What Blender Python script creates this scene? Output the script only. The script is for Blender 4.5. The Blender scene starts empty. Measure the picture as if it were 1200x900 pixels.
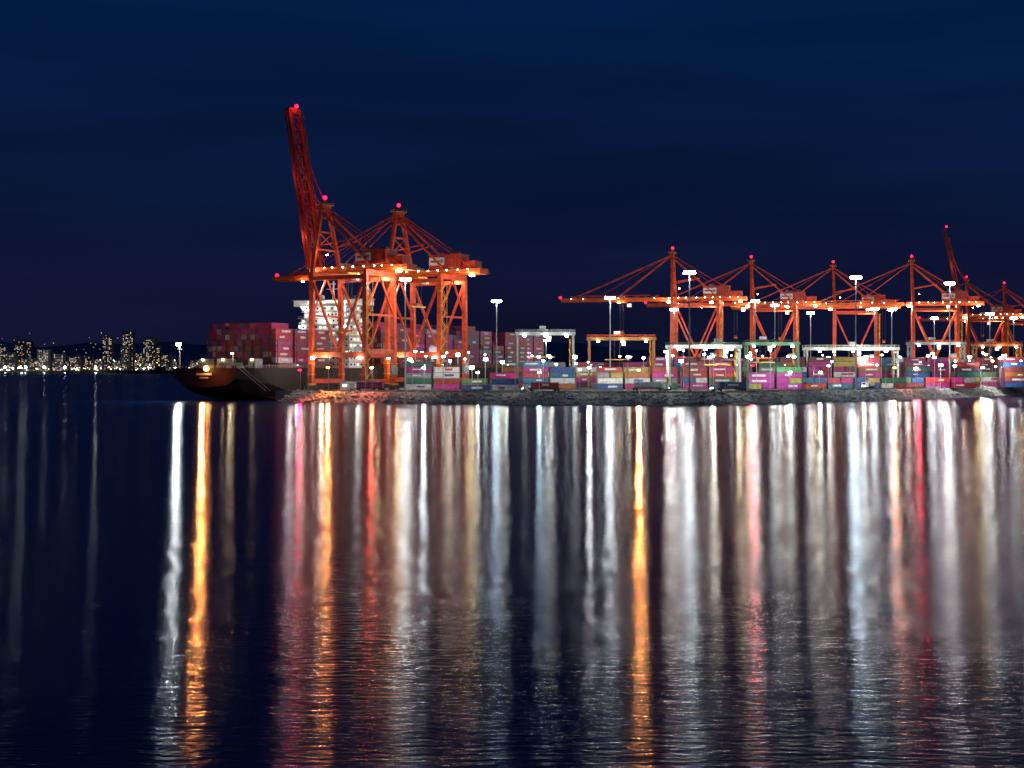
import bpy, math, random
import numpy as np
from mathutils import Vector, Matrix
random.seed(7); rng=np.random.default_rng(7)
S=bpy.context.scene
COL=S.collection
CAM_H=15.0; HOR=430.0; F=1666.7
def bx(u,Y): return (u-600)/F*Y          # bearing -> east coordinate at range Y
def hz(v,Y): return CAM_H+(HOR-v)/F*Y    # elevation angle -> height at range Y
GZ=4.5
# ---------------------------------------------------------------- materials
def new_mat(n):
    m=bpy.data.materials.new(n); m.use_nodes=True
    nt=m.node_tree; b=nt.nodes['Principled BSDF']; return m,nt,b
def paint(n,c,r=0.5,var=0.35,scale=0.4,metal=0.0):
    m,nt,b=new_mat(n)
    tc=nt.nodes.new('ShaderNodeTexCoord'); no=nt.nodes.new('ShaderNodeTexNoise')
    no.inputs['Scale'].default_value=scale; no.inputs['Detail'].default_value=6
    no.inputs['Roughness'].default_value=0.65
    mr=nt.nodes.new('ShaderNodeMapRange'); mr.inputs[1].default_value=0.3; mr.inputs[2].default_value=0.7
    mr.inputs[3].default_value=1-var; mr.inputs[4].default_value=1+var*0.3
    mx=nt.nodes.new('ShaderNodeVectorMath'); mx.operation='SCALE'
    mx.inputs[0].default_value=c[:3]
    nt.links.new(tc.outputs['Object'],no.inputs['Vector'])
    nt.links.new(no.outputs['Fac'],mr.inputs[0]); nt.links.new(mr.outputs[0],mx.inputs['Scale'])
    nt.links.new(mx.outputs[0],b.inputs['Base Color'])
    b.inputs['Roughness'].default_value=r; b.inputs['Metallic'].default_value=metal
    return m
def emit(n,c,s):
    m,nt,b=new_mat(n)
    b.inputs['Base Color'].default_value=(0.1,0.1,0.1,1)
    b.inputs['Emission Color'].default_value=(*c,1); b.inputs['Emission Strength'].default_value=s
    return m
ORANGE=paint('crane_orange_paint',(0.72,0.080,0.014),0.5,0.55)
RED=paint('crane_red_paint',(0.50,0.035,0.012),0.5,0.5)
YEL=paint('safety_yellow_paint',(0.75,0.34,0.03),0.5)
CREAM=paint('cream_paint',(0.70,0.69,0.60),0.5)
WHITE=paint('white_paint',(0.8,0.8,0.78),0.5,0.2)
DARK=paint('dark_steel',(0.03,0.03,0.035),0.5)
GREY=paint('grey_steel',(0.3,0.31,0.32),0.5)
GREEN=paint('green_paint',(0.07,0.16,0.08),0.5)
HULL=paint('hull_paint',(0.026,0.013,0.014),0.75,0.5,0.15)
BOOT=paint('boot_topping',(0.25,0.03,0.02),0.6,0.5,0.2)
DECK=paint('deck_paint',(0.20,0.06,0.04),0.7)
RUBBER=paint('rubber',(0.02,0.02,0.02),0.8)
LW=emit('lamp_white',(0.88,0.96,1.0),60)
LWARM=emit('lamp_warm',(1.0,0.75,0.42),50)
LSOD=emit('lamp_sodium',(1.0,0.42,0.08),22)
LRED=emit('lamp_red',(1.0,0.004,0.03),10)
WINL=emit('lit_window',(1.0,0.85,0.6),2.5)
WINC=emit('lit_window_cool',(0.75,0.9,1.0),2.5)
GLASS=paint('dark_glass',(0.02,0.025,0.03),0.15)
def asphalt():
    m,nt,b=new_mat('terminal_asphalt')
    tc=nt.nodes.new('ShaderNodeTexCoord')
    n1=nt.nodes.new('ShaderNodeTexNoise'); n1.inputs['Scale'].default_value=0.05; n1.inputs['Detail'].default_value=8
    r=nt.nodes.new('ShaderNodeValToRGB'); r.color_ramp.elements[0].color=(0.035,0.035,0.036,1); r.color_ramp.elements[1].color=(0.11,0.105,0.10,1)
    r.color_ramp.elements[0].position=.35; r.color_ramp.elements[1].position=.7
    nt.links.new(tc.outputs['Object'],n1.inputs['Vector']); nt.links.new(n1.outputs['Fac'],r.inputs[0]); nt.links.new(r.outputs[0],b.inputs['Base Color'])
    b.inputs['Roughness'].default_value=0.75
    return m
ASPH=asphalt()
CONC=paint('concrete',(0.30,0.29,0.27),0.8,0.5,0.3)
ROCK=paint('riprap_rock',(0.38,0.38,0.35),0.9,0.65,0.5)
LAND=paint('far_land',(0.02,0.03,0.02),0.95)
def container_mat():
    m,nt,b=new_mat('container_paint')
    at=nt.nodes.new('ShaderNodeAttribute'); at.attribute_name='Col'
    tc=nt.nodes.new('ShaderNodeTexCoord')
    no=nt.nodes.new('ShaderNodeTexNoise'); no.inputs['Scale'].default_value=0.6; no.inputs['Detail'].default_value=6
    mr=nt.nodes.new('ShaderNodeMapRange'); mr.inputs[1].default_value=.3; mr.inputs[2].default_value=.7; mr.inputs[3].default_value=.55; mr.inputs[4].default_value=1.1
    mx=nt.nodes.new('ShaderNodeVectorMath'); mx.operation='SCALE'
    nt.links.new(tc.outputs['Object'],no.inputs['Vector']); nt.links.new(no.outputs['Fac'],mr.inputs[0])
    nt.links.new(at.outputs['Color'],mx.inputs[0]); nt.links.new(mr.outputs[0],mx.inputs['Scale'])
    nt.links.new(mx.outputs[0],b.inputs['Base Color'])
    wv=nt.nodes.new('ShaderNodeTexWave'); wv.wave_type='BANDS'; wv.bands_direction='DIAGONAL'; wv.inputs['Scale'].default_value=0.9
    mp=nt.nodes.new('ShaderNodeMapping'); mp.inputs['Scale'].default_value=(1,1,0)
    nt.links.new(tc.outputs['Object'],mp.inputs[0]); nt.links.new(mp.outputs[0],wv.inputs['Vector'])
    bp=nt.nodes.new('ShaderNodeBump'); bp.inputs['Strength'].default_value=0.5; bp.inputs['Distance'].default_value=0.05
    nt.links.new(wv.outputs['Fac'],bp.inputs['Height']); nt.links.new(bp.outputs[0],b.inputs['Normal'])
    b.inputs['Roughness'].default_value=0.5
    return m
CMAT=container_mat()
# ---------------------------------------------------------------- builders
BOXF=[(0,3,2,1),(4,5,6,7),(0,1,5,4),(1,2,6,5),(2,3,7,6),(3,0,4,7)]
class Builder:
    def __init__(s,name,loc=(0,0,0),rot=0.0):
        s.root=bpy.data.objects.new(name,None); COL.objects.link(s.root)
        s.root.location=loc; s.root.rotation_euler=(0,0,rot); s.p={}
        s.root.empty_display_size=1
    def _g(s,part,mat):
        return s.p.setdefault((part,mat.name),([],[],mat))
    def box(s,part,mat,c,d):
        V,Fc,_=s._g(part,mat); n=len(V)
        x,y,z=c; a,b,h=d[0]/2,d[1]/2,d[2]/2
        V+=[(x-a,y-b,z-h),(x+a,y-b,z-h),(x+a,y+b,z-h),(x-a,y+b,z-h),(x-a,y-b,z+h),(x+a,y-b,z+h),(x+a,y+b,z+h),(x-a,y+b,z+h)]
        Fc+=[tuple(i+n for i in f) for f in BOXF]
    def beam(s,part,mat,p,q,w,h=None,w2=None):
        h=h or w; V,Fc,_=s._g(part,mat); n=len(V)
        p=Vector(p); q=Vector(q); d=(q-p)
        if d.length<1e-6: return
        d.normalize()
        up=Vector((0,0,1)) if abs(d.z)<0.95 else Vector((0,1,0))
        sd=d.cross(up).normalized(); up=sd.cross(d).normalized()
        k=(w2/w) if w2 else 1
        for P,f in ((p,1),(q,k)):
            for a,b in ((-1,-1),(1,-1),(1,1),(-1,1)):
                V.append(tuple(P+sd*a*w/2*f+up*b*h/2*f))
        Fc+=[tuple(i+n for i in f) for f in BOXF]
    def cyl(s,part,mat,p,q,r,r2=None,n=10):
        r2=r if r2 is None else r2; V,Fc,_=s._g(part,mat); k=len(V)
        p=Vector(p); q=Vector(q); d=(q-p).normalized()
        up=Vector((0,0,1)) if abs(d.z)<0.95 else Vector((0,1,0))
        a=d.cross(up).normalized(); b=a.cross(d)
        for P,R in ((p,r),(q,r2)):
            for i in range(n):
                t=2*math.pi*i/n; V.append(tuple(P+a*R*math.cos(t)+b*R*math.sin(t)))
        for i in range(n):
            j=(i+1)%n; Fc.append((k+i,k+j,k+n+j,k+n+i))
        Fc.append(tuple(k+i for i in reversed(range(n)))); Fc.append(tuple(k+n+i for i in range(n)))
    def ball(s,part,mat,c,r,n=8,m=6):
        V,Fc,_=s._g(part,mat); k=len(V)
        for j in range(m+1):
            ph=math.pi*j/m
            for i in range(n):
                t=2*math.pi*i/n
                V.append((c[0]+r*math.sin(ph)*math.cos(t),c[1]+r*math.sin(ph)*math.sin(t),c[2]+r*math.cos(ph)))
        for j in range(m):
            for i in range(n):
                Fc.append((k+j*n+i,k+(j+1)*n+i,k+(j+1)*n+(i+1)%n,k+j*n+(i+1)%n))
    def raw(s,part,mat,vs,fs):
        V,Fc,_=s._g(part,mat); n=len(V); V+=[tuple(v) for v in vs]; Fc+=[tuple(i+n for i in f) for f in fs]
    def light(s,name,loc,power,color=(1,1,1),radius=0.8,spot=None,aim=None):
        L=bpy.data.lights.new(name,'SPOT' if spot else 'POINT'); L.energy=power; L.color=color; L.shadow_soft_size=radius
        o=bpy.data.objects.new(name,L); COL.objects.link(o); o.parent=s.root; o.location=loc
        if spot:
            L.spot_size=math.radians(spot); L.spot_blend=0.6
            o.rotation_euler=Vector(aim).to_track_quat('-Z','Y').to_euler()
        return o
    def done(s):
        for (part,mn),(V,Fc,mat) in s.p.items():
            me=bpy.data.meshes.new(part); me.from_pydata(V,[],Fc); me.materials.append(mat); me.update()
            o=bpy.data.objects.new(part,me); COL.objects.link(o); o.parent=s.root
        return s.root
def boxes_mesh(name,L,loc=(0,0,0),rot=0,parent=None):
    """many coloured boxes in one mesh; L rows = cx,cy,cz,sx,sy,sz,r,g,b"""
    A=np.array(L,dtype=float); n=len(A)
    sg=np.array([(-1,-1,-1),(1,-1,-1),(1,1,-1),(-1,1,-1),(-1,-1,1),(1,-1,1),(1,1,1),(-1,1,1)])*0.5
    V=A[:,None,0:3]+sg[None]*A[:,None,3:6]
    Fc=np.array(BOXF)[None]+ (np.arange(n)*8)[:,None,None]
    me=bpy.data.meshes.new(name)
    me.from_pydata(V.reshape(-1,3).tolist(),[],Fc.reshape(-1,4).tolist())
    ca=me.color_attributes.new('Col','FLOAT_COLOR','CORNER')
    c=np.ones((n,24,4)); c[:,:,:3]=A[:,None,6:9]
    ca.data.foreach_set('color',c.reshape(-1))
    me.materials.append(CMAT); me.update()
    o=bpy.data.objects.new(name,me); COL.objects.link(o); o.location=loc; o.rotation_euler=(0,0,rot)
    if parent: o.parent=parent
    return o
PAL_Y=[(.45,.03,.03),(.40,.04,.05),(.55,.05,.03),(.45,.02,.16),(.5,.02,.25),(.04,.10,.30),(.03,.16,.30),(.70,.70,.68),(.62,.62,.6),(.05,.18,.12),(.14,.24,.10),(.45,.14,.04),(.25,.05,.05),(.3,.3,.32),(.35,.03,.05),(.5,.34,.08)]
PAL_S=[(.28,.02,.05),(.35,.02,.06),(.45,.02,.22),(.40,.02,.16),(.24,.03,.10),(.15,.04,.12),(.30,.05,.16),(.35,.03,.04),(.07,.07,.18),(.4,.36,.38)]
def add_container(L,x,y,z,lx,ly,col,logo=True):
    k=random.uniform(.7,1.15); c=[min(.85,v*k) for v in col]
    L.append([x,y,z+1.3,lx-.25,ly-.14,2.52,*c])
    for sx in (-1,1):     # corner posts, slightly proud and darker
        L.append([x+sx*(lx/2-.25),y,z+1.3,.3,ly-.02,2.56,*[v*.6 for v in c]])
    L.append([x,y,z+.1,lx-.3,ly-.06,.24,*[v*.4 for v in c]])
    if lx>8 and logo and random.random()<.6:
        w=random.uniform(2.5,7); o=random.uniform(-2,2)
        lc=(.75,.75,.75) if sum(c)<1.4 else random.choice([(.05,.1,.4),(.5,.03,.05)])
        L.append([x+o,y,z+1.3+random.uniform(-.1,.3),w,ly-.04,random.uniform(.5,1.0),*lc])
def stack(name,x0,Y,bays,rows,hfun,pal=PAL_Y,rot=0,z=GZ,parent=None,tier=2.62):
    L=[]
    for b in range(bays):
        for r in range(rows):
            h=hfun(b,r)
            for t in range(h):
                col=random.choice(pal); X=b*12.9+6.1; y=r*2.9+1.2
                if random.random()<.16:
                    for q in (-3.1,3.1): add_container(L,X+q,y,t*tier,6.05,2.44,random.choice(pal),False)
                else: add_container(L,X,y,t*tier,12.2,2.44,col)
    if L: return boxes_mesh(name,L,(x0,Y,z),rot,parent)
# ---------------------------------------------------------------- ship-to-shore cranes
RL=(1,.0015,.012)
def sts(loc,rot,raised=False,sc=1.0,lit=1.0,trolley=-30,seed=0,near=True):
    R=random.Random(seed)
    b=Builder('container_crane',loc,rot); b.root.scale=(sc,sc,sc)
    H=52.0; G=30.0; W=11.5; AP=84.5
    m=ORANGE
    for y in (-W,W):
        for x in (0,G):
            b.beam('leg',m,(x,y,3.2),(x,y*.93,H),2.1,1.9)
            b.box('leg_collar',YEL,(x,y,7),(2.5,2.5,.5)); b.box('leg_collar',YEL,(x,y,12),(2.5,2.5,.4))
            b.box('bogie',DARK,(x,y,1.6),(1.2,7.5,1.0)); b.box('bogie',YEL,(x,y,2.6),(1.5,5,.9))
            for k in (-3,-1.8,-.6,.6,1.8,3):
                b.cyl('wheel',DARK,(x-.4,y+k,.55),(x+.4,y+k,.55),.5,n=8)
        b.beam('portal_beam',m,(0,y,16),(G,y,16),1.6,2.4)
        b.beam('diagonal_brace',m,(1,y*.96,H-3),(G/2,y*.98,17),1.0)
        b.beam('diagonal_brace',m,(G-1,y*.96,H-3),(G/2,y*.98,17),1.0)
        b.beam('upper_tie',m,(0,y*.94,H-1),(G,y*.94,H-1),1.3,1.8)
    for x in (0,G):
        b.beam('sill_beam',m,(x,-W,4.0),(x,W,4.0),1.6,2.0)
        b.beam('portal_cross',m,(x,-W,17.5),(x,W,17.5),1.4,2.2)
        b.beam('top_cross',m,(x,-W,H+1),(x,W,H+1),1.8,2.6)
        b.beam('frame_tie',m,(x,-W*.96,34),(x,W*.96,34),.9,.9)
        b.beam('frame_brace',m,(x,-W*.96,34),(x,0,H),.7); b.beam('frame_brace',m,(x,W*.96,34),(x,0,H),.7)
    gz=H+3.2; xe=G+17; hx=-5
    for y in (-3.4,3.4):
        b.beam('girder',m,(hx,y,gz),(xe,y,gz),1.3,2.6)
        b.beam('walkway',YEL,(hx,y*1.75,gz-.6),(xe,y*1.75,gz-.6),1.0,.15)
        for zz in (.5,1.0): b.beam('walkway_rail',YEL,(hx,y*1.95,gz-.5+zz),(xe,y*1.95,gz-.5+zz),.12)
        x=hx
        while x<xe: b.beam('walkway_rail',YEL,(x,y*1.95,gz-.6),(x,y*1.95,gz+.6),.12); x+=2.4
    x=hx
    while x<xe-5:
        b.beam('girder_cross',m,(x,-3.4,gz+.4),(x,3.4,gz+.4),.6); b.beam('girder_cross',m,(x,-3.4,gz+.4),(x+6,3.4,gz+.4),.35); x+=6
    b.beam('end_tie',m,(xe,-4,gz),(xe,4,gz),1.2,2.6)
    # apex frame
    ap=[(-1,y,AP) for y in (-2.4,2.4)]
    for y,a in ((-W*.93,ap[0]),(W*.93,ap[1])):
        b.beam('apex_mast',m,(0,y,H+2),a,1.7,1.5)
        b.beam('back_strut',m,(G-1,y*.5,gz+1),(a[0],a[1],AP-2),.9)
        b.beam('back_strut_tie',m,(0,y*.62,H+14),(G*.55,y*.35,H+17),.5)
        b.beam('backstay',m,(xe-3,y*.3,gz+1),a,.42)
    for t in (.35,.62,.84):
        w=(W*.93)*(1-t)+2.4*t; z=(H+2)*(1-t)+AP*t
        b.beam('apex_cross',m,(-t,-w,z),(-t,w,z),.8)
    w1=(W*.93)*.65+2.4*.35; z1=(H+2)*.65+AP*.35; w2=(W*.93)*.38+2.4*.62; z2=(H+2)*.38+AP*.62
    b.beam('apex_brace',m,(-.3,-w1,z1),(-.6,w2,z2),.4); b.beam('apex_brace',m,(-.3,w1,z1),(-.6,-w2,z2),.4)
    b.beam('apex_beam',m,(-1,-3.6,AP),(-1,3.6,AP),1.8,1.8)
    b.box('apex_platform',YEL,(-1,0,AP+1.2),(4.5,8,.25))
    for q in (-3.8,3.8):
        b.beam('apex_rail',YEL,(-3.2,q,AP+2.2),(1.2,q,AP+2.2),.12)
        for xx in (-3.2,-1,1.2): b.beam('apex_rail',YEL,(xx,q,AP+1.2),(xx,q,AP+2.2),.12)
    b.cyl('apex_sheave',DARK,(-1,-1.2,AP+2),(-1,1.2,AP+2),1.1)
    b.beam('beacon_pole',m,(-1,0,AP),(-1,0,AP+4),.25)
    b.ball('beacon',LRED,(-1,0,AP+4.6),.9)
    # boom
    BL=77.0 if raised else 69.0; ang=math.radians(80 if raised else 0)
    def bp(d,y,o=0): # point along boom
        return (hx-1-d*math.cos(ang)+o*math.sin(ang), y, gz+d*math.sin(ang)+o*math.cos(ang))
    bm_=m if not raised else RED; by_=YEL if not raised else RED
    for y in (-3.4,3.4):
        b.beam('boom_girder',bm_,bp(0,y),bp(BL,y),1.2,2.4)
        b.beam('boom_walkway',by_,bp(1,y*1.7,-.6),bp(BL,y*1.7,-.6),.9,.15)
        b.beam('boom_rail',by_,bp(1,y*1.9,.5),bp(BL,y*1.9,.5),.14)
        d=1
        while d<BL: b.beam('boom_rail',by_,bp(d,y*1.9,-.6),bp(d,y*1.9,.5),.12); d+=2.4
        b.beam('boom_top_chord',bm_,bp(10,y*.8,3.0),bp(BL-8,y*.8,2.6),.35)
        d=4; f=0
        while d<BL-9:
            b.beam('boom_lacing',bm_,bp(d,y*.9,1.0 if f else 2.9),bp(d+6,y*.9,2.9 if f else 1.0),.28); d+=6; f^=1
    d=2; f=1
    while d<BL:
        b.beam('boom_cross',bm_,bp(d,-3.4),bp(d,3.4),.7)
        if d+6<BL: b.beam('boom_cross',bm_,bp(d,-3.4*f),bp(d+6,3.4*f),.4)
        d+=6; f=-f
    b.beam('boom_tip',m,bp(BL,-4.4),bp(BL,4.4),1.6,2.4)
    b.ball('beacon',LRED,bp(BL+1.8,0,2),.9)
    for i,y in enumerate((-2.4,2.4)):
        if raised:
            b.beam('forestay',m,(-1,y,AP),bp(26,y*1.2,4),.35); b.beam('forestay',m,bp(26,y*1.2,4),bp(32,y,1),.35)
            b.beam('forestay',m,(-1,y,AP),bp(40,y*1.4,5),.35); b.beam('forestay',m,bp(40,y*1.4,5),bp(60,y,1),.35)
            b.beam('hoist_rope',DARK,(-1,y,AP),bp(46,y,1),.14)
        else:
            b.beam('forestay',m,(-1,y,AP),bp(32,y*1.3,1),.4); b.beam('forestay',m,(-1,y,AP),bp(62,y*1.3,1),.4)
            b.beam('hoist_rope',RED,(-1,y*.6,AP+1),bp(46,y,1),.16)
            b.beam('hoist_rope',RED,(-1,y*.6,AP),(G-3,y,gz+8),.16)
    # machinery house
    b.box('machinery_house',RED,(G-2,0,gz+5.0),(17,9,6)); b.box('machinery_roof',ORANGE,(G-2,0,gz+8.2),(17.6,9.6,.4))
    b.box('house_sign',WHITE,(G-6,-4.56,gz+5.2),(8.5,.1,3.6)); b.box('house_sign_text',BOOT,(G-6.8,-4.64,gz+5.2),(5.2,.06,1.0)); b.box('house_sign_text',GREY,(G-3.2,-4.64,gz+5.2),(1.4,.06,1.8))
    for k in range(5): b.box('house_rib',ORANGE,(G-1.2+k*1.9,-4.56,gz+5),(.18,.12,5.8))
    b.box('roof_vent',GREY,(G+2,1,gz+9),(3,2,1.4)); b.box('roof_vent',GREY,(G-6,-1,gz+8.9),(2,2,1.2))
    b.box('electrical_house',RED,(G+11,0,gz+3.2),(7,6,3.6))
    # trolley, cab, spreader
    tx=trolley if not raised else 12
    tz=gz-1.8
    b.box('trolley',YEL,(tx,0,tz),(6,7.6,.8)); b.box('trolley',GREY,(tx,0,gz+2),(4,5,1.4))
    b.box('operator_cab',WHITE,(tx+5.5,-1.5,tz-2),(2.6,2.4,2.6)); b.box('cab_glass',WINL,(tx+4.15,-1.5,tz-2.2),(.1,2.1,1.6)); b.box('cab_glass',WINL,(tx+5.5,-2.75,tz-2),(2.0,.1,1.2))
    sz=R.uniform(24,40)
    for q in (-1,1):
        for w in (-2,2): b.beam('hoist_rope',DARK,(tx+q,w,tz),(tx+q,w,sz),.12)
    b.box('spreader',YEL,(tx,0,sz),(1.6,12,.7)); b.box('headblock',RED,(tx,0,sz+1),(1.8,4,1.1))
    z=5; k=0
    while z<H-5:
        y0,y1=(-W-2,-W+2) if k%2==0 else (-W+2,-W-2)
        b.beam('stair_flight',YEL,(G+2.2,y0,z),(G+2.2,y1,z+3.4),.8,.25); b.box('stair_landing',YEL,(G+2.2,y1,z+3.4),(1.8,1.2,.2))
        b.beam('stair_rail',YEL,(G+2.7,y0,z+1.1),(G+2.7,y1,z+4.5),.1)
        z+=3.4; k+=1
    for q in (-2.4,2.4): b.beam('stair_post',YEL,(G+2.7,-W+q,4),(G+2.7,-W+q,H-2),.18)
    b.box('leg_cabinet',WHITE,(G-3,-W,18.5),(4,2.2,2.4)); b.cyl('cable_reel',GREY,(G+1.6,W-3,9),(G+2.6,W-3,9),2.4,n=16)
    # small lamps along walkways
    for k in range(9):
        x=hx+3+k*5.6+R.uniform(-1,1); b.box('walkway_lamp',LWARM if k%3 else LW,(x,-7.3,gz+.7),(.4,.3,.3))
    if not raised:
        for k in range(8):
            if R.random()<.5: p=bp(6+k*8,-6.9,.7); b.box('walkway_lamp',LWARM,p,(.35,.3,.3))
    # floodlights
    for i,(x,y) in enumerate(((-3,-5),(24,5),(G+14,-5))):
        b.box('floodlight',LWARM if x>20 else LW,(x,y,H+1.2),(1.9,1.4,.9))
        b.light('crane_floodlight',(x,y*1.3,H-.3),(8500,6500,7500)[i]*lit,((1,.9,.7),(1,.8,.5),(1,.72,.35))[i],.6)
    for x,y in ((2,-W-1.6),(G-2,-W-1.6)):
        b.box('portal_lamp',LW,(x,y,14.6),(1.3,.8,.8))
    b.light('portal_light',(8,-W-3.1,14),5000*lit,(1,.92,.75),.5)
    b.light('mast_light',(6,-6,H+12),1200*lit,(1,.5,.22),.5); b.box('mast_lamp',LWARM,(4,-5,H+10),(.6,.6,.4))
    if not raised:
        for d in ((14,50) if near else (30,)):
            p=bp(d,-5.2,-2); b.box('boom_floodlight',LW if d==14 else LWARM,(p[0],p[1],p[2]),(1.0,.8,.5)); b.light('boom_light',(p[0],p[1]-1.2,p[2]-1.8),1700*lit,(1,.65,.4),.5)
    b.light('beacon_light',(-1,-1.5,AP+7),1300*lit,RL,.4)
    if raised:
        p=bp(BL+4,-2,2); b.light('beacon_light',p,5500*lit,(1,.0015,.03),.5)
        p=bp(16,-9,0); b.light('boom_light',p,1100,(1,.6,.35),.5); p=bp(44,-12,0); b.light('boom_light',p,1000,(1,.4,.25),.5)
    b.done()
th=math.radians(-30)
sts((-86,660,GZ),th,True,seed=1)
sts((-56,714,GZ),th,False,1.03,seed=2,trolley=10)
t2=math.radians(-14)
for i,(u,Y,sc,rs,tr) in enumerate([(790,940,1.0,False,-35),(882,1013,1.0,False,-12),(978,1050,.99,False,-40),(1070,1010,1.0,False,-20),(1134,1240,1.0,True,0),(1178,1300,.98,False,-20)]):
    sts((bx(u,Y),Y,GZ),t2,rs,sc,1.5,trolley=tr,seed=10+i,near=False)
# ---------------------------------------------------------------- ship
ship=Builder('container_ship',(-136.4,630.7,0),th)
ST=[(0,[(19,14.5),(18,10),(13,7),(2,6)]),(8,[(22,14.5),(21,9),(16,4),(3,2.5)]),(20,[(22,14.5),(22,7),(18,1.5),(6,-1)]),(40,[(22,14.5),(22,7),(22,2),(21,-2)]),
    (230,[(22,14.5),(22,7),(22,2),(21,-2)]),(268,[(20.5,15),(18,7),(15,2),(13,-2)]),(295,[(12,17),(6,8),(3,2),(2,-2)]),(306,[(1.2,18),(.8,9),(.5,2),(.4,-2)])]
V=[];Fh=[];Fb=[]
for y,pr in ST:
    ring=[(x,y,z) for x,z in pr]+[(-x,y,z) for x,z in reversed(pr)]; V+=ring
for i in range(len(ST)-1):
    for j in range(7):
        f=(i*8+j,i*8+j+1,(i+1)*8+j+1,(i+1)*8+j); (Fb if j in (2,4) else Fh).append(f)
Fh.append(tuple(range(8)))
ship.raw('hull',HULL,V,Fh); ship.raw('boot_topping',BOOT,V,Fb)
dk=[];df=[]
for y,pr in ST: dk+=[(pr[0][0]-.05,y,pr[0][1]-.15),(-pr[0][0]+.05,y,pr[0][1]-.15)]
for i in range(len(ST)-1): df.append((2*i,2*i+1,2*i+3,2*i+2))
ship.raw('deck',DECK,dk,df)
for (a,c) in (((-19,.2),(19,.2)),((19,.2),(22,8)),((22,8),(22,60)),((-19,.2),(-22,8))):
    for zz in (.5,1.0,1.4): ship.beam('stern_rail',GREY,(a[0],a[1],14.5+zz),(c[0],c[1],14.5+zz),.12)
    n=max(2,int(math.dist(a,c)/2))
    for k in range(n+1):
        X=a[0]+(c[0]-a[0])*k/n; Y=a[1]+(c[1]-a[1])*k/n; ship.beam('stern_rail',GREY,(X,Y,14.5),(X,Y,15.9),.14)
for x in (-14,-8,8,14):
    ship.cyl('bollard',DARK,(x,3,14.4),(x,3,15.6),.5); ship.cyl('bollard',DARK,(x+1.4,3,14.4),(x+1.4,3,15.6),.5)
for x in (-10,3,12):
    ship.cyl('mooring_winch',GREEN,(x-1.5,9,15.8),(x+1.5,9,15.8),1.1); ship.box('winch_base',GREY,(x,9,14.9),(4.2,2.4,.8))
ship.box('transom_name',WHITE,(0,-.35,11.8),(9,.06,.9)); ship.box('transom_name',WHITE,(0,-.35,10.2),(5,.06,.6))
for k in range(24):
    ship.box('hull_rib',BOOT,(22.06,44+k*7,10),(.1,.25,7))
for x,w_ in ((-15,5),(-3,7),(14,4)):
    ship.box('deck_house',GREY,(x,18,16.6),(w_,5,4.2)); ship.box('deck_house_lamp',LWARM,(x,15.3,18.4),(.9,.4,.6)); ship.box('deck_house_door',DARK,(x+1,15.47,15.8),(1,.06,2))
ship.beam('stern_mast',WHITE,(-17.5,3,14.5),(-17.5,3,25),.5); ship.beam('stern_mast',WHITE,(-19,3,23),(-16,3,23),.3)
bays=[26,39.8,53.6]+[108+13.8*k for k in range(13)]
L=[]
for bi,y0 in enumerate(bays):
    half=21 if y0<255 else 15
    ship.box('hatch_cover',DECK,(0,y0+6.2,15.6),(2*half,12.6,2.2))
    for x in np.arange(-half,half+.1,5.2):
        ship.beam('lashing_bridge',DECK,(x,y0-.6,14.5),(x,y0-.6,27),.35)
    for z in (19.5,22,24.6,27): ship.beam('lashing_bridge',DECK,(-half,y0-.6,z),(half,y0-.6,z),.5,.25)
    nrow=int(2*half/2.5); top=8 if bi>2 else 7
    base=top-random.choice([0,0,1,0,2 if bi>5 else 0])
    if bi==0: base=7
    for rr in range(nrow):
        h=base-(1 if (rr in (0,nrow-1) and random.random()<.5) else 0)-(random.random()<.12)
        if bi>9: h-=1
        for t in range(h):
            c=random.choice(PAL_S); k=random.uniform(.7,1.2); c=[v*k for v in c]
            x=-half+1.25+rr*2.5; z=16.8+t*2.62
            L.append([x,y0+6.2,z+1.3,2.36,12.15,2.5,*c])
            L.append([x,y0+6.2,z+1.3,.12,12.25,2.3,*[v*.5 for v in c]])
            L.append([x,y0+6.2,z+.12,2.3,12.22,.22,*[v*.35 for v in c]])
            if rr==nrow-1 and random.random()<.6: L.append([x,y0+6.2+random.uniform(-2,2),z+1.4,2.44,random.uniform(3,6),.9,.65,.62,.65])
boxes_mesh('deck_containers',L,parent=ship.root)
for k,z in enumerate(np.arange(14.5,44,3.1)):
    w=30 if z<38 else 26
    ship.box('accommodation',WHITE,(0,93,z+1.45),(w,12,2.9)); ship.box('deck_edge',GREY,(0,93,z+3.0),(w+2.4,14,.2))
    for zz in (.6,1.1): 
        ship.beam('deck_rail',WHITE,(-w/2-1.1,86.1,z+3.1+zz),(w/2+1.1,86.1,z+3.1+zz),.1); ship.beam('deck_rail',WHITE,(w/2+1.1,86.1,z+3.1+zz),(w/2+1.1,99.9,z+3.1+zz),.1)
    for j in range(11):
        x=-w/2+1.6+j*(w-3.2)/10
        ship.box('cabin_window' ,random.choice([WINL,GLASS,GLASS,WINC]),(x,86.96,z+1.7),(1.0,.1,.9))
    for j in range(4): ship.box('cabin_window',random.choice([WINL,GLASS]),(w/2+.03,88.5+j*2.8,z+1.7),(.1,1,.9))
    ship.beam('outside_stair',GREY,(-w/2+3+(k%2)*4,86.3,z),(-w/2+7-(k%2)*4,86.3,z+3.1),.7,.25)
ship.box('bridge_deck',WHITE,(0,94,46.9),(44,8,2.8)); ship.box('bridge_glass',WINL,(0,89.96,47.4),(26,.1,1.0)); ship.box('bridge_roof',GREY,(0,94,48.5),(45,9,.3))
for s_ in (-1,1): ship.beam('bridge_wing_strut',WHITE,(s_*15,94,41),(s_*21,94,45.4),.6)
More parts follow.
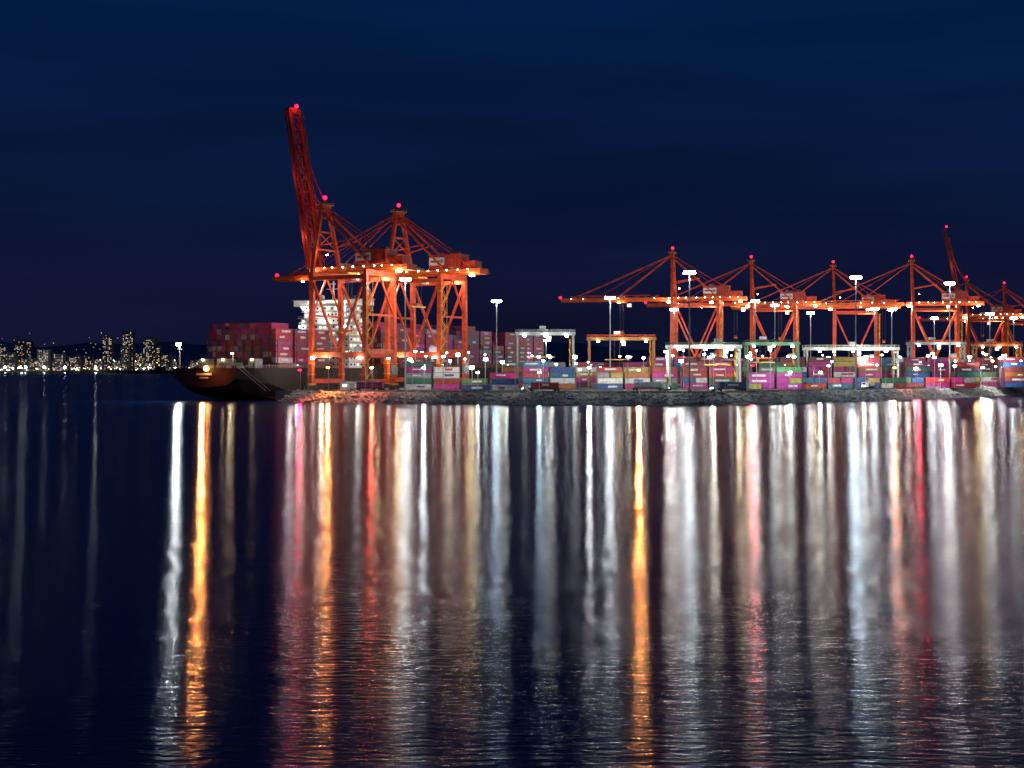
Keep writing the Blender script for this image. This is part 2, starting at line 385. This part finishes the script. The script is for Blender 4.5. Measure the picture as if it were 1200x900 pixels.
ship.beam('radar_mast',WHITE,(0,94,48.5),(0,94,58),.9,w2=.5); ship.beam('radar_mast',WHITE,(-4,94,54),(4,94,54),.3); ship.box('radar_scanner',WHITE,(0,93,56.4),(4,.4,.5))
ship.ball('satellite_dome',WHITE,(-7,94,50),1.3); ship.ball('satellite_dome',WHITE,(7,94,49.9),1.1)
ship.box('funnel',HULL,(4,103.5,30),(10,7,36)); ship.box('funnel_band',BOOT,(4,103.5,45),(10.1,7.1,3))
for q in (2,4,6): ship.cyl('exhaust_pipe',DARK,(q,103.5,48),(q,103.5,51),.6)
for x,z in ((-12,44.6),(12,44.6),(-14,35),(14,35),(0,40)):
    ship.box('deck_lamp',LW,(x,84.8,z),(.9,.5,.6))
    if x in(-12,12,0): ship.light('ship_light',(x,82.6,z),2000,(1,.93,.8),.5)
ship.light('deck_house_light',(-8,12,19.5),600,(1,.6,.3),.4)
ship.box('stern_lamp',LW,(-17.5,2.3,25.2),(2.0,1.0,1.2)); ship.light('stern_floodlight',(-17.5,.6,25.2),30000,(.85,.94,1),.7,150,(.1,-1,-.25))
ship.ball('stern_lamp_sodium',LSOD,(2.5,-1.6,14.3),1.2); ship.beam('lamp_bracket',GREY,(2.5,0,15),(2.5,-1.6,15),.2)
ship.light('stern_warm_light',(2.5,-4.5,14.2),125000,(1,.34,.08),.7,120,(.1,-1,-.1))
ship.light('stern_warm_light',(8,-7,11),2200,(1,.16,.05),.5)  # added red point light without a lamp, reddens the transom
ship.beam('lamp_pole',GREY,(13,4,14.5),(13,4,21),.25); ship.box('lamp_head',LWARM,(13,3.4,21),(1,.6,.4)); ship.light('pole_light',(13,1.5,20.8),2200,(1,.7,.4),.5)
ship.light('ship_light',(30,22,34),5000,(1,.85,.85),.6)  # added light hanging off the hull, brightens the container stack
for x in (18,20.5): ship.beam('mooring_line',GREY,(x,1,15),(x+22,-6,4.8),.14)
ship.done()
# ---------------------------------------------------------------- terminal ground and shore
shore=[(-104,628),(-99,613),(-70,594),(-30,575),(0,564),(35,557),(75,557),(110,577),(150,622),(200,674),(272,757),(420,930),(640,1150)]
P=[Vector((x,y)) for x,y in shore]
def inset(P,d):
    out=[]
    for i,p in enumerate(P):
        a=P[max(0,i-1)]; c=P[min(len(P)-1,i+1)]; t=(c-a).normalized(); n=Vector((-t.y,t.x)); out.append(p+n*d)
    return out
Q=[]
for i in range(len(P)-1):
    n=max(2,int((P[i+1]-P[i]).length/4))
    for k in range(n): Q.append(P[i].lerp(P[i+1],k/n)+Vector((random.uniform(-.5,.5),random.uniform(-.8,.8))))
Q.append(P[-1])
TOP=inset(Q,8.5)
back=[(700,1500),(260,1500),(94+60,982+104),(94.4,982),(-105.6+10,636+17.3),(-106,637)]
poly=[(p.x,p.y) for p in TOP]+back
def sheet(name,poly,z,zb,mat,mat2):
    n=len(poly); me=bpy.data.meshes.new(name)
    V=[(x,y,z) for x,y in poly]+[(x,y,zb) for x,y in poly]
    Fc=[tuple(range(n))]+[(i,n+i,n+(i+1)%n,(i+1)%n) for i in range(n)]
    me.from_pydata(V,[],Fc); me.materials.append(mat); me.materials.append(mat2)
    for i,p in enumerate(me.polygons): p.material_index=0 if i==0 else 1
    me.update(); o=bpy.data.objects.new(name,me); COL.objects.link(o); return o
sheet('terminal_ground',poly,GZ,-3,ASPH,CONC)
V=[];Fc=[]
for a,b_ in zip(Q,TOP): V+=[(a.x,a.y,-.6),(b_.x,b_.y,GZ+.05)]
for i in range(len(Q)-1): Fc.append((2*i,2*i+2,2*i+3,2*i+1))
ico=[( 0,0,1)]+[(math.cos(t)*.9,math.sin(t)*.9,.35) for t in np.arange(5)*2*math.pi/5]+[(math.cos(t)*.9,math.sin(t)*.9,-.4) for t in (np.arange(5)+.5)*2*math.pi/5]
ico=np.array(ico); icf=[(0,1+i,1+(i+1)%5) for i in range(5)]+[(1+i,6+i,1+(i+1)%5) for i in range(5)]+[(1+(i+1)%5,6+i,6+(i+1)%5) for i in range(5)]
for i in range(len(Q)-1):
    seg=(Q[i+1]-Q[i]).length
    for k in range(int(seg*6)):
        t=random.random(); s_=random.random()**.9*1.08-.04
        a=Q[i].lerp(Q[i+1],t); c=TOP[i].lerp(TOP[i+1],t); p=a.lerp(c,s_)
        R_=random.uniform(.35,1.15)*(1 if random.random()<.93 else 1.5); z=-.5+s_*(GZ+.3)
        M=np.array(Matrix.Rotation(random.uniform(0,6.28),3,'Z')@Matrix.Rotation(random.uniform(-.6,.6),3,'X'))
        pts=(ico*np.array([random.uniform(.7,1.3),random.uniform(.6,1.1),random.uniform(.5,.9)])*rng.uniform(.8,1.15,(11,1)))@M.T*R_+np.array([p.x,p.y,z])
        n=len(V); V+=pts.tolist(); Fc+=[tuple(j+n for j in f) for f in icf]
me=bpy.data.meshes.new('riprap_shore'); me.from_pydata(V,[],Fc); me.materials.append(ROCK); me.update()
COL.objects.link(bpy.data.objects.new('riprap_shore',me))
E=inset(Q,11.5)
fb=Builder('perimeter_fence')
for i in range(2,len(E)-3):
    a,c=E[i],E[i+1]
    fb.beam('barrier_block',CONC,(a.x,a.y,GZ+.4),(a.x+(c.x-a.x)*.93,a.y+(c.y-a.y)*.93,GZ+.4),.5,.8)
    fb.beam('fence_post',GREY,(a.x,a.y,GZ+.8),(a.x,a.y,GZ+2.6),.1)
    for zz in (1.4,2.0,2.6): fb.beam('fence_rail',GREY,(a.x,a.y,GZ+zz),(c.x,c.y,GZ+zz),.05)
    if i%8==4 and i<95:   # added lamp on a bracket, put in to brighten the rocks
        T_=(c-a).normalized(); N_=Vector((T_.y,-T_.x)); e=a+N_*6
        fb.beam('bank_fill_post',GREY,(a.x,a.y,GZ),(a.x,a.y,GZ+11),.22); fb.beam('lamp_bracket',GREY,(a.x,a.y,GZ+10.8),(e.x,e.y,GZ+11.4),.14)
        fb.box('bank_fill_lamp',WINC,(e.x,e.y,GZ+11.3),(.6,.5,.25)); fb.light('bank_fill_light',(e.x+N_.x,e.y+N_.y,GZ+10.6),1500,(.95,1,.92),.4)
fb.done()
# ---------------------------------------------------------------- container yard
rh=lambda lo,hi:(lambda b,r_:random.randint(lo,hi))
stack('container_stack',-49,650,4,3,lambda b,r_:[5,4,2,3][b]-random.randint(0,1) if r_ else [4,3,2,3][b])
stack('container_stack',-22,628,2,2,rh(1,2),[(.7,.7,.68),(.04,.10,.30),(.62,.62,.6),(.5,.05,.04)])
stack('container_stack',5,672,2,4,rh(3,5))
stack('container_stack',40,668,3,4,rh(2,4))
stack('container_stack',84,700,2,4,rh(3,5))
stack('container_stack',112,672,2,3,rh(2,4),[(.45,.02,.3),(.5,.03,.3),(.1,.4,.12),(.05,.3,.4),(.6,.5,.1)])
stack('container_stack',140,688,4,2,lambda b,r_:random.randint(1,2))
stack('container_stack',192,705,3,2,rh(1,2))
stack('container_stack',236,752,6,2,rh(1,3))
stack('container_stack',330,860,6,2,rh(1,3))
for Y in (735,775,815,860,910,960):
    x=-40+(Y-700)*.577+14
    while x<Y*.40:
        n=random.choice([3,4,5])
        if random.random()<.9: stack('container_stack',x,Y,n,4,rh(3,5) if random.random()<.6 else rh(4,6),PAL_Y+PAL_S[:6])
        x+=n*12.9+random.choice([6,12,18])
for Y in (1040,1110):
    x=110
    while x<Y*.42: stack('container_stack',x,Y,5,4,rh(4,6),PAL_Y); x+=5*12.9+10
# ---------------------------------------------------------------- yard gantry cranes
def rtg(u0,u1,vt,Y,m,m2=None,lit=1.0,lc=(1,.92,.75)):
    X0,X1=bx(u0,Y),bx(u1,Y); w=(X1-X0); T=hz(vt,Y)-GZ
    b=Builder('yard_gantry_crane',((X0+X1)/2,Y,GZ)); m2=m2 or m
    D=4.5
    for x in (-w/2+1,w/2-1):
        for y in (-D,D):
            b.beam('leg',m,(x,y,2.2),(x,y*.8,T-2.2),.9,1.0)
            for k in (-1.2,1.2): b.cyl('tyre',RUBBER,(x-.5,y+k,.85),(x+.5,y+k,.85),.85,n=12)
            b.box('wheel_bogie',m2,(x,y,1.8),(1.3,3.6,.8))
        b.beam('sill_beam',m,(x,-D-1,2.8),(x,D+1,2.8),1.1,1.2)
        b.beam('leg_tie',m,(x,-D*.85,T-3),(x,D*.85,T-3),.8,.8)
        b.beam('leg_brace',m,(x,-D,T*.55),(x,D*.82,T-3.5),.3)
        b.beam('leg_brace',m,(x,D,T*.55),(x,-D*.82,T-3.5),.3)
    for y in (-D*.8,D*.8):
        b.beam('top_girder',m,(-w/2,y,T-1.2),(w/2,y,T-1.2),1.1,1.6)
        for zz in (.6,1.1): b.beam('girder_rail',m2,(-w/2,y*1.2,T-.4+zz),(w/2,y*1.2,T-.4+zz),.1)
        k=-w/2
        while k<w/2: b.beam('girder_rail',m2,(k,y*1.2,T-.4),(k,y*1.2,T+.7),.1); k+=2.2
    tx=random.uniform(-w*.3,w*.25)
    b.box('trolley',m2,(tx,0,T+.5),(5,8.6,.7)); b.box('hoist_house',WHITE,(tx,0,T+1.6),(3,4,1.6))
    b.box('operator_cab',WHITE,(tx+3,-3,T-3.6),(1.9,2,2.3)); b.box('cab_glass',WINL,(tx+3,-4.03,T-3.6),(1.5,.06,1.4))
    sz=T*.55
    for q in (-1.5,1.5):
        for y in (-1,1): b.beam('hoist_rope',DARK,(tx+q,y,T),(tx+q*.8,y,sz),.12)
    b.box('spreader',YEL,(tx,0,sz),(12,1.4,.5)); b.box('power_unit',m2,(-w/2+1,0,4.6),(2,5,2.4)); b.box('control_panel',GREY,(w/2-1,0,4.3),(1.6,3.6,1.8))
    z=3.4; k=0
    while z<T-4:
        s_=1 if k%2 else -1; b.beam('ladder',YEL,(w/2-2.6,-s_*1.5,z),(w/2-2.6,s_*1.5,z+2.6),.6,.15); z+=2.6; k+=1
    for x in (-w*.35,0,w*.35):
        b.box('girder_lamp',LW,(x,-D-.6,T-2.6),(1.2,.6,.6))
    b.light('girder_light',(w*.1,-D-5,T-6),2600*lit,lc,.5)
    b.done()
OCH=paint('ochre_paint',(0.35,0.13,0.03),0.6)
rtg(604,674,388,690,GREY,GREY,1.2)
rtg(688,768,394,700,OCH,ORANGE,.7,(1,.8,.5))
rtg(781,868,403,640,CREAM,GREEN,5.0,(1,.96,.82))
rtg(872,936,400,715,GREEN,DARK,2.0)
rtg(942,1052,406,745,CREAM,CREAM,5.0,(.95,1,.82))
rtg(1064,1130,400,850,GREY,ORANGE,2.5)
rtg(1140,1196,402,880,OCH,ORANGE,1.6,(1,.8,.5))
# ---------------------------------------------------------------- high-mast lights
def mast(u,vt,Y,pw=30000,c=(.86,.95,1.0),wide=2.0,lm=LW):
    X=bx(u,Y); T=hz(vt,Y)-GZ
    b=Builder('high_mast_light',(X,Y,GZ))
    b.box('footing',CONC,(0,0,.5),(1.8,1.8,1)); b.cyl('pole',GREY,(0,0,1),(0,0,T),.45,.2,12)
    b.cyl('crown_ring',GREY,(0,0,T-.2),(0,0,T+.1),wide*.5,n=14)
    for k in range(8):
        t=k*math.pi/4; b.box('luminaire',lm,(wide*math.cos(t),wide*math.sin(t),T-.5),(1.0,1.0,1.0))
        b.beam('arm',GREY,(0,0,T-.1),(wide*math.cos(t)*.9,wide*math.sin(t)*.9,T-.05),.12)
    b.light('mast_light',(0,0,T-1.9),pw,c,.75)
    b.done()
for a in [(475,326,640,22000),(582,352,730,17000,(.55,.8,1)),(715,348,690,25000),(808,318,605,26000),(1003,324,655,40000,(.6,.82,1)),(1113,331,712,28000),
          (885,352,860,30000),(950,366,1000,26000),(790,362,900,26000),(1045,362,930,26000),(1160,367,900,28000),(1095,372,1000,18000),(908,357,950,20000),(640,398,900,12000,(.7,.95,1)),(1188,372,1100,18000),(1025,361,880,22000)]:
    mast(*a)
def shore_lamp(u,Y,h,pw,c,lm,spot=150):
    b=Builder('street_lamp',(bx(u,Y),Y,GZ))
    b.cyl('pole',GREY,(0,0,0),(0,0,h),.16,.1,8); b.beam('arm',GREY,(0,0,h),(0,-1.8,h+.3),.14); b.box('lamp_head',lm,(0,-2,h+.15),(1.2,1.2,.6))
    b.light('lamp_light',(0,-3,h-.4),pw,c,.6,spot,(0,-1,-.35)); b.done()
shore_lamp(748,600,9,110000,(1,.36,.09),LSOD)
shore_lamp(385,615,10,58000,(1,.28,.07),LSOD)
shore_lamp(436,606,10,20000,(1,.07,.035),LWARM)  # added red source low on the shore, makes a streak on the water
shore_lamp(352,616,9,12000,(1,.01,.10),LRED)  # added magenta source repeating the boom-tip beacon's streak on the water
shore_lamp(690,606,10,14000,(.95,.97,1),LW)
shore_lamp(497,606,10,12000,(.9,.96,1),LW)
shore_lamp(1047,682,10,32000,(1,.17,.08),LSOD)
shore_lamp(1075,700,9,15000,(1,.02,.05),LRED)
shore_lamp(881,610,11,21000,(1,.01,.015),LRED)  # added red source, stands in for a crane beacon's water streak
shore_lamp(1150,742,10,7000,(1,.75,.5),LWARM)
shore_lamp(925,636,8,6000,(.9,1,.9),LW)
shore_lamp(960,640,8,6000,(.9,1,.9),LW)
shore_lamp(560,600,8,3000,(.9,1,.95),LW)
shore_lamp(632,596,8,4500,(.45,.78,1),LW)
# work lamps between the stacks: one mass; the front floods are added to brighten container faces
yl=Builder('yard_work_lamps')
for k in range(110):
    Y=random.uniform(640,1000); u=random.uniform(475,1198) if k<70 else random.uniform(780,1198)
    if u<600 and Y>760: Y=random.uniform(640,720)
    X=bx(u,Y); h=random.uniform(9,19); s_=random.choice([.7,.9,1.2,1.8])
    yl.cyl('post',GREY,(X,Y,GZ),(X,Y,GZ+h),.12,n=6); yl.box('lamp_head_cool' if k%3 else 'lamp_head_warm',LW if k%3 else LWARM,(X,Y-.4,GZ+h),(s_,.6,s_*.6))
for i,(X,Y) in enumerate([(-30,620),(12,640),(52,638),(92,662),(128,645),(165,664),(205,690),(250,728),(300,790),(345,845),(70,640)]):
    h=15; yl.cyl('post',GREY,(X,Y,GZ),(X,Y,GZ+h),.14,n=6); yl.box('lamp_head_cool',LW,(X,Y+.3,GZ+h),(1.4,.7,.7))
    yl.light('yard_fill_flood',(X,Y+1,GZ+h-.6),(17000 if i not in (4,5,6,7,8) else 30000),[(1,.97,.92),(.9,1,.95),(1,.9,.75)][i%3],.5,150,(.1,1,-.25))
yl.done()
# ---------------------------------------------------------------- vehicles
def truck(x,y,rot,cc):
    b=Builder('yard_truck',(x,y,GZ),rot)
    b.box('chassis',DARK,(0,0,1.1),(14,1,.35)); b.box('cab',WHITE,(-8.4,0,1.9),(2.2,2.4,2.2)); b.box('windscreen',GLASS,(-9.53,0,2.4),(.06,2.1,.9)); b.box('cab_roof',YEL,(-8.4,0,3.06),(2.3,2.4,.12))
    b.box('tractor_frame',DARK,(-6.6,0,1),(4,1.2,.5)); b.box('headlamp',LW,(-9.54,.8,1.3),(.06,.4,.3)); b.box('headlamp',LW,(-9.54,-.8,1.3),(.06,.4,.3))
    for X in (-8.6,-5.6,4.6,6): 
        for s_ in (-1,1): b.cyl('wheel',RUBBER,(X,s_*.9,.5),(X,s_*1.25,.5),.5,n=12)
    b.done(); L=[]; add_container(L,0,0,1.3,12.2,2.44,cc); boxes_mesh('trailer_container',L,parent=b.root)
truck(14,612,.1,(.5,.03,.04)); truck(96,622,.3,(.04,.1,.3)); truck(176,690,.75,(.7,.7,.68)); truck(-62,622,-.3,(.45,.02,.2)); truck(60,630,3.1,(.7,.7,.7))
w=Builder('terminal_workshop',(-68,632,GZ),.0)
w.box('walls',WHITE,(0,0,2),(16,6,4)); w.box('roof',GREY,(0,0,4.15),(17,7,.3))
for k in range(4): w.box('window',WINL,(-6+k*4,-3.03,2.3),(2,.06,1.1))
w.box('door',DARK,(7,-3.03,1.2),(1.2,.06,2.3)); w.done()
# ---------------------------------------------------------------- far shore, town and hills
sheet('far_shore',[(-3200,3800),(-700,3780),(-250,3850),(3500,4300),(3500,6500),(-3200,6500)],3.5,-2,LAND,LAND)
WT1=emit('town_window_warm',(1,.68,.38),1.3); WT2=emit('town_window_cool',(.75,.9,1),1.3); WT3=emit('town_window_dim',(1,.6,.3),.35)
WALL=paint('town_wall',(0.18,0.17,0.17),.8)
def tower(x,y,w,d,h,p=.4,ws=4.2):
    b=Builder('apartment_tower',(x,y,3.5))
    b.box('walls',WALL,(0,0,h/2),(w,d,h)); b.box('roof_plant',WALL,(0,0,h+1.5),(w*.4,d*.4,3)); b.box('parapet',CONC,(0,0,h+.3),(w+.8,d+.8,.6))
    z=2.5
    while z<h-1.5:
        k=-w/2+2
        while k<w/2-1:
            if random.random()<p: b.box('window',random.choice([WT1,WT1,WT2,WT3]),(k,-d/2-.1,z),(2.0,.15,1.6))
            else: b.box('window',GLASS,(k,-d/2-.1,z),(2.0,.15,1.6))
            k+=ws
        z+=3.5
    b.done()
for (u,vt,wd) in [(14,414,26),(24,400,30),(34,400,24),(52,410,32),(70,415,26),(88,418,36),(104,417,22),(127,395,26),(151,389,30),(148,406,24),(176,397,34),(183,405,26),(165,414,30),(196,416,26),(115,421,30),(205,422,26),(3,407,26),(-20,402,30),(-45,410,30),(40,421,60),(75,423,60),(140,422,50),(232,422,40)]:
    Y=3900+random.uniform(-40,350); tower(bx(u,Y),Y,wd,22,hz(vt,Y)-3.5,random.uniform(.25,.5))
tl=Builder('town_street_lights')
TLW=emit('town_lamp_cool',(.85,1,.9),8); TLA=emit('town_lamp_warm',(1,.65,.3),8)
for k in range(300):
    u=random.uniform(-70,330); Y=random.uniform(3795,4200)+ (30 if u>180 else 0)
    z=random.uniform(6,14) if random.random()<.8 else random.uniform(14,34)
    tl.ball('lamp_cool' if k%2 else 'lamp_warm', LW if k%9==0 else (TLW if k%2 else TLA) ,(bx(u,Y),Y,z),random.uniform(.4,1.5),6,4)
for k in range(40):
    u=random.uniform(-50,200); Y=random.uniform(5200,6400); tl.ball('hillside_lamp',WT1,(bx(u,Y),Y,random.uniform(30,150)),random.uniform(.8,1.6),6,4)
for u in (6,24,30,52,76,112): 
    tl.ball('quay_lamp',LW,(bx(u,3790),3790,14),3.0,8,6)
for u in (26,112): tl.light('quay_light',(bx(u,3780),3780,14),26000,(.8,1,.85),2)
tl.done()
bg=Builder('barge',(bx(168,3300),3300,0)); bg.box('hull',HULL,(0,0,3),(120,22,9)); bg.box('deck_house',DARK,(40,0,11),(22,14,8)); bg.beam('mast',DARK,(20,0,7),(20,0,24),.8); bg.ball('anchor_lamp',LW,(-54,0,10),1); bg.done()
nx,ny=160,24; V=[];Fc=[]
for j in range(ny):
    for i in range(nx):
        x=-9000+18000*i/(nx-1); y=6200+6500*j/(ny-1)
        rd=430+130*math.sin(x/1900+1)+90*math.sin(x/730+2)+35*math.sin(x/260)+18*math.sin(x/97+j)
        rd*=.62-.36*(1/(1+math.exp(-(x+600)/500)))
        t=j/(ny-1); h=rd*min(1,(t*1.5))**1.1*(1 if t<.75 else 1-.3*(t-.75)*4)
        V.append((x,y,h+rng.uniform(-8,8)*t))
for j in range(ny-1):
    for i in range(nx-1): a=j*nx+i; Fc.append((a,a+1,a+nx+1,a+nx))
me=bpy.data.meshes.new('hills'); me.from_pydata(V,[],Fc); me.materials.append(paint('hazed_hill',(0.22,0.16,0.20),.95,.3,.002)); me.update()  # haze of distance is mixed into the hill colour
for p in me.polygons: p.use_smooth=True
COL.objects.link(bpy.data.objects.new('hills',me))
# ---------------------------------------------------------------- water: ripples run mostly one way (anisotropic gloss) over a faint swell
m,nt,b=new_mat('harbour_water')
b.inputs['Base Color'].default_value=(0.004,0.018,0.10,1); b.inputs['Roughness'].default_value=0.155; b.inputs['IOR'].default_value=1.16
b.inputs['Anisotropic'].default_value=0.95
cx=nt.nodes.new('ShaderNodeCombineXYZ'); cx.inputs[1].default_value=1.0
nt.links.new(cx.outputs[0],b.inputs['Tangent'])
tc=nt.nodes.new('ShaderNodeTexCoord')
def noise(sc,det,vs,rgh=.5):
    mp=nt.nodes.new('ShaderNodeMapping'); mp.inputs['Scale'].default_value=vs
    no=nt.nodes.new('ShaderNodeTexNoise'); no.inputs['Scale'].default_value=sc; no.inputs['Detail'].default_value=det; no.inputs['Roughness'].default_value=rgh
    nt.links.new(tc.outputs['Object'],mp.inputs[0]); nt.links.new(mp.outputs[0],no.inputs['Vector']); return no
n1=noise(2.4,2,(.33,1,1),.5); n2=noise(.35,2,(.4,1,1))
ad=nt.nodes.new('ShaderNodeMath'); ad.operation='MULTIPLY_ADD'; ad.inputs[1].default_value=1.0
nt.links.new(n2.outputs['Fac'],ad.inputs[0]); nt.links.new(n1.outputs['Fac'],ad.inputs[2])
bpn=nt.nodes.new('ShaderNodeBump'); bpn.inputs['Strength'].default_value=1.0; bpn.inputs['Distance'].default_value=0.046
nt.links.new(ad.outputs[0],bpn.inputs['Height']); nt.links.new(bpn.outputs[0],b.inputs['Normal'])
me=bpy.data.meshes.new('water'); me.from_pydata([(-30000,-300,0),(30000,-300,0),(30000,40000,0),(-30000,40000,0)],[],[(0,1,2,3)]); me.materials.append(m); me.update()
COL.objects.link(bpy.data.objects.new('water',me))
# ---------------------------------------------------------------- sky
W=bpy.data.worlds.new('World'); S.world=W; W.use_nodes=True; nt=W.node_tree; nt.nodes.clear()
out=nt.nodes.new('ShaderNodeOutputWorld'); tc=nt.nodes.new('ShaderNodeTexCoord'); sp=nt.nodes.new('ShaderNodeSeparateXYZ')
nt.links.new(tc.outputs['Generated'],sp.inputs[0])
rp=nt.nodes.new('ShaderNodeValToRGB'); cr=rp.color_ramp
cr.elements[0].position=0; cr.elements[0].color=(.0054,.0064,.024,1); cr.elements[1].position=1; cr.elements[1].color=(.001,.012,.055,1)
for p_,c_ in ((.05,(.0052,.0072,.031)),(.13,(.0030,.0090,.042)),(.25,(.0007,.0145,.070))):
    e=cr.elements.new(p_); e.color=(*c_,1)
nt.links.new(sp.outputs['Z'],rp.inputs[0])
mp=nt.nodes.new('ShaderNodeMapping'); mp.inputs['Scale'].default_value=(1.5,1.5,12)
no=nt.nodes.new('ShaderNodeTexNoise'); no.inputs['Scale'].default_value=1.8; no.inputs['Detail'].default_value=6
nt.links.new(tc.outputs['Generated'],mp.inputs[0]); nt.links.new(mp.outputs[0],no.inputs['Vector'])
mr=nt.nodes.new('ShaderNodeMapRange'); mr.inputs[1].default_value=.35; mr.inputs[2].default_value=.65; mr.inputs[3].default_value=.76; mr.inputs[4].default_value=1.14
nt.links.new(no.outputs['Fac'],mr.inputs[0])
sc=nt.nodes.new('ShaderNodeVectorMath'); sc.operation='SCALE'; nt.links.new(rp.outputs[0],sc.inputs[0]); nt.links.new(mr.outputs[0],sc.inputs['Scale'])
b1=nt.nodes.new('ShaderNodeBackground'); nt.links.new(sc.outputs[0],b1.inputs[0]); b1.inputs[1].default_value=1
sk=nt.nodes.new('ShaderNodeTexSky'); sk.sky_type='NISHITA'; sk.sun_disc=False; sk.sun_elevation=math.radians(-4); sk.sun_rotation=math.radians(250)
b2=nt.nodes.new('ShaderNodeBackground'); nt.links.new(sk.outputs[0],b2.inputs[0]); b2.inputs[1].default_value=.004
ads=nt.nodes.new('ShaderNodeAddShader'); nt.links.new(b1.outputs[0],ads.inputs[0]); nt.links.new(b2.outputs[0],ads.inputs[1]); nt.links.new(ads.outputs[0],out.inputs[0])
# ---------------------------------------------------------------- camera
cam=bpy.data.cameras.new('camera'); co=bpy.data.objects.new('camera',cam); COL.objects.link(co)
co.location=(0,0,CAM_H); co.rotation_euler=(math.radians(90),0,0); cam.sensor_width=36; cam.lens=50; cam.shift_y=-20/1200; cam.clip_end=80000; cam.clip_start=1
S.camera=co
S.view_settings.view_transform='Standard'; S.view_settings.look='None'; S.view_settings.exposure=0
